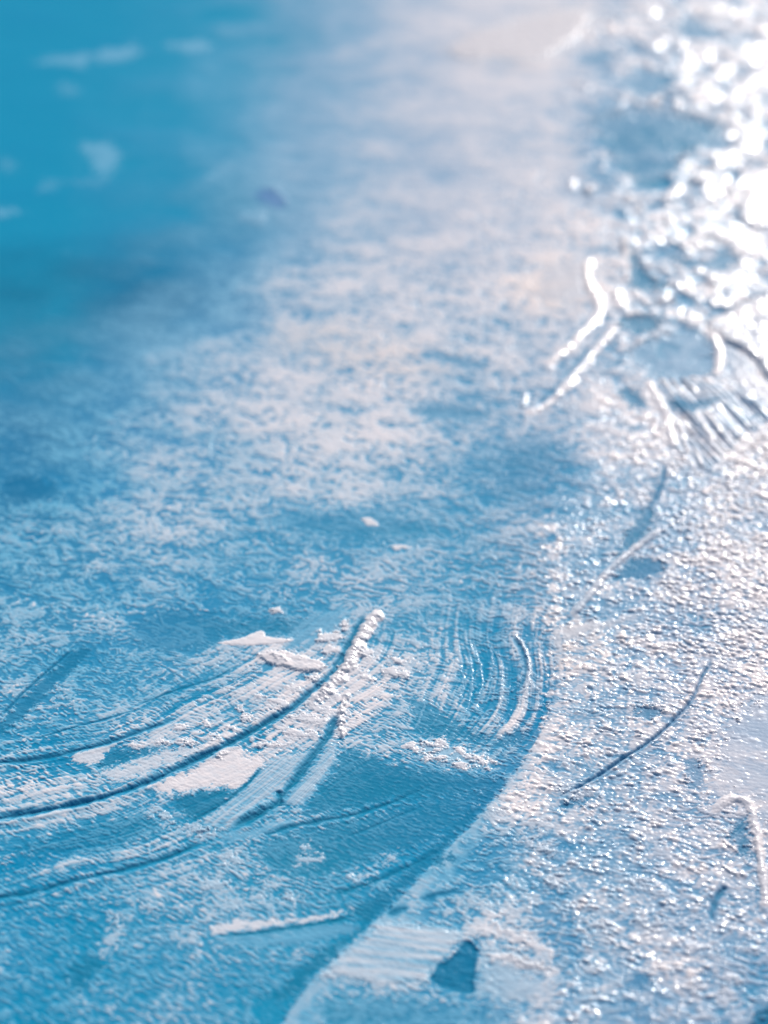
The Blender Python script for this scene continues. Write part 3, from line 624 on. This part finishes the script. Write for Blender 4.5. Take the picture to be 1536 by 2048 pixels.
def sheet(name, q, label):
    used, inv = np.unique(q.reshape(-1), return_inverse=True)
    me = bpy.data.meshes.new(name)
    nf = len(q)
    me.vertices.add(len(used)); me.vertices.foreach_set('co', P_[used].reshape(-1))
    me.loops.add(nf * 4); me.loops.foreach_set('vertex_index', inv.astype(np.int32))
    me.polygons.add(nf); me.polygons.foreach_set('loop_start', np.arange(0, nf * 4, 4, dtype=np.int32))
    me.polygons.foreach_set('use_smooth', np.ones(nf, bool))
    me.update(calc_edges=True)
    a = me.attributes.new('pigment', 'FLOAT_COLOR', 'POINT'); a.data.foreach_set('color', K_[used].reshape(-1))
    a = me.attributes.new('sheen', 'FLOAT', 'POINT'); a.data.foreach_set('value', S_[used])
    if hasattr(me, 'normals_split_custom_set_from_vertices'): me.normals_split_custom_set_from_vertices(N_[used])
    me.materials.append(pm)
    o = bpy.data.objects.new(name, me); C.objects.link(o); o.parent = root
    if label: o['label'] = label
    return o

for k, (name, label) in PARTS.items():
    q = quads[fid == k]
    if len(q) > 30: sheet(name, q, label)

def box(name, x0, x1, y0, y1, z0, z1, m, bev=.002):
    import bmesh
    bm = bmesh.new(); bmesh.ops.create_cube(bm, size=1)
    for v in bm.verts: v.co = Vector(((x0 + x1) / 2 + v.co.x * (x1 - x0), (y0 + y1) / 2 + v.co.y * (y1 - y0), (z0 + z1) / 2 + v.co.z * (z1 - z0)))
    bmesh.ops.bevel(bm, geom=bm.edges[:], offset=bev, segments=3, affect='EDGES')
    me = bpy.data.meshes.new(name); bm.to_mesh(me); bm.free(); me.materials.append(m)
    o = bpy.data.objects.new(name, me); C.objects.link(o); return o
cv = box('canvas', (SX0 - 3) * MM, (SX1 + 3) * MM, (SY0 - 3) * MM, (SY1 + 3) * MM, -.022, -.0012, cm); cv.parent = root
me = bpy.data.meshes.new('ground'); me.from_pydata([(-300, -300, -.0223), (300, -300, -.0223), (300, 300, -.0223), (-300, 300, -.0223)], [], [(0, 1, 2, 3)])
me.materials.append(gm); g = bpy.data.objects.new('ground', me); C.objects.link(g); g['kind'] = 'structure'

# ------------------------------------------------------------------ light: low sun ahead and to the right, glancing off the paint
d = ray(2050, 560); d = d / np.linalg.norm(d)
sun_dir = np.array([d[0], d[1], -d[2]])           # direction towards the sun: the mirror image of that line of sight
SUN_EL = math.asin(sun_dir[2]); SUN_AZ = math.atan2(sun_dir[0], sun_dir[1])
print('sun elevation', math.degrees(SUN_EL), 'azimuth', math.degrees(SUN_AZ))
sl = bpy.data.lights.new('sun', 'SUN'); sl.energy = 3.5; sl.angle = math.radians(.6); sl.color = (1.0, .96, .91)
so = bpy.data.objects.new('sun', sl); C.objects.link(so)
so.rotation_euler = Vector(sun_dir).to_track_quat('Z', 'Y').to_euler()
so.location = Vector(sun_dir) * 5
w = bpy.data.worlds.new('World'); bpy.context.scene.world = w; w.use_nodes = True
sky = w.node_tree.nodes.new('ShaderNodeTexSky'); sky.sky_type = 'NISHITA'; sky.sun_disc = False
sky.sun_elevation = SUN_EL; sky.sun_rotation = SUN_AZ; sky.air_density = 1.0; sky.dust_density = 1.0
bg = w.node_tree.nodes['Background']; bg.inputs['Strength'].default_value = .10
w.node_tree.links.new(sky.outputs['Color'], bg.inputs['Color'])

# ------------------------------------------------------------------ camera
cd = bpy.data.cameras.new('camera'); co = bpy.data.objects.new('camera', cd); C.objects.link(co)
co.location = Vector(CAM * MM)
R = Matrix((RIGHT, UP, -FWD)).transposed(); co.rotation_euler = R.to_euler()
cd.sensor_fit = 'VERTICAL'; cd.sensor_height = 24; cd.lens = 12 / TV
cd.clip_start = .005; cd.clip_end = 2000
fp = np.array([*at(768, 1500), 0]); cd.dof.use_dof = True
cd.dof.focus_distance = float((fp - CAM) @ FWD) * MM
cd.dof.aperture_fstop = cd.lens / 4.2
sc = bpy.context.scene; sc.camera = co
sc.view_settings.view_transform = 'Standard'; sc.view_settings.look = 'None'; sc.view_settings.gamma = 1; sc.view_settings.exposure = 0.2
sc.cycles.use_denoising = True
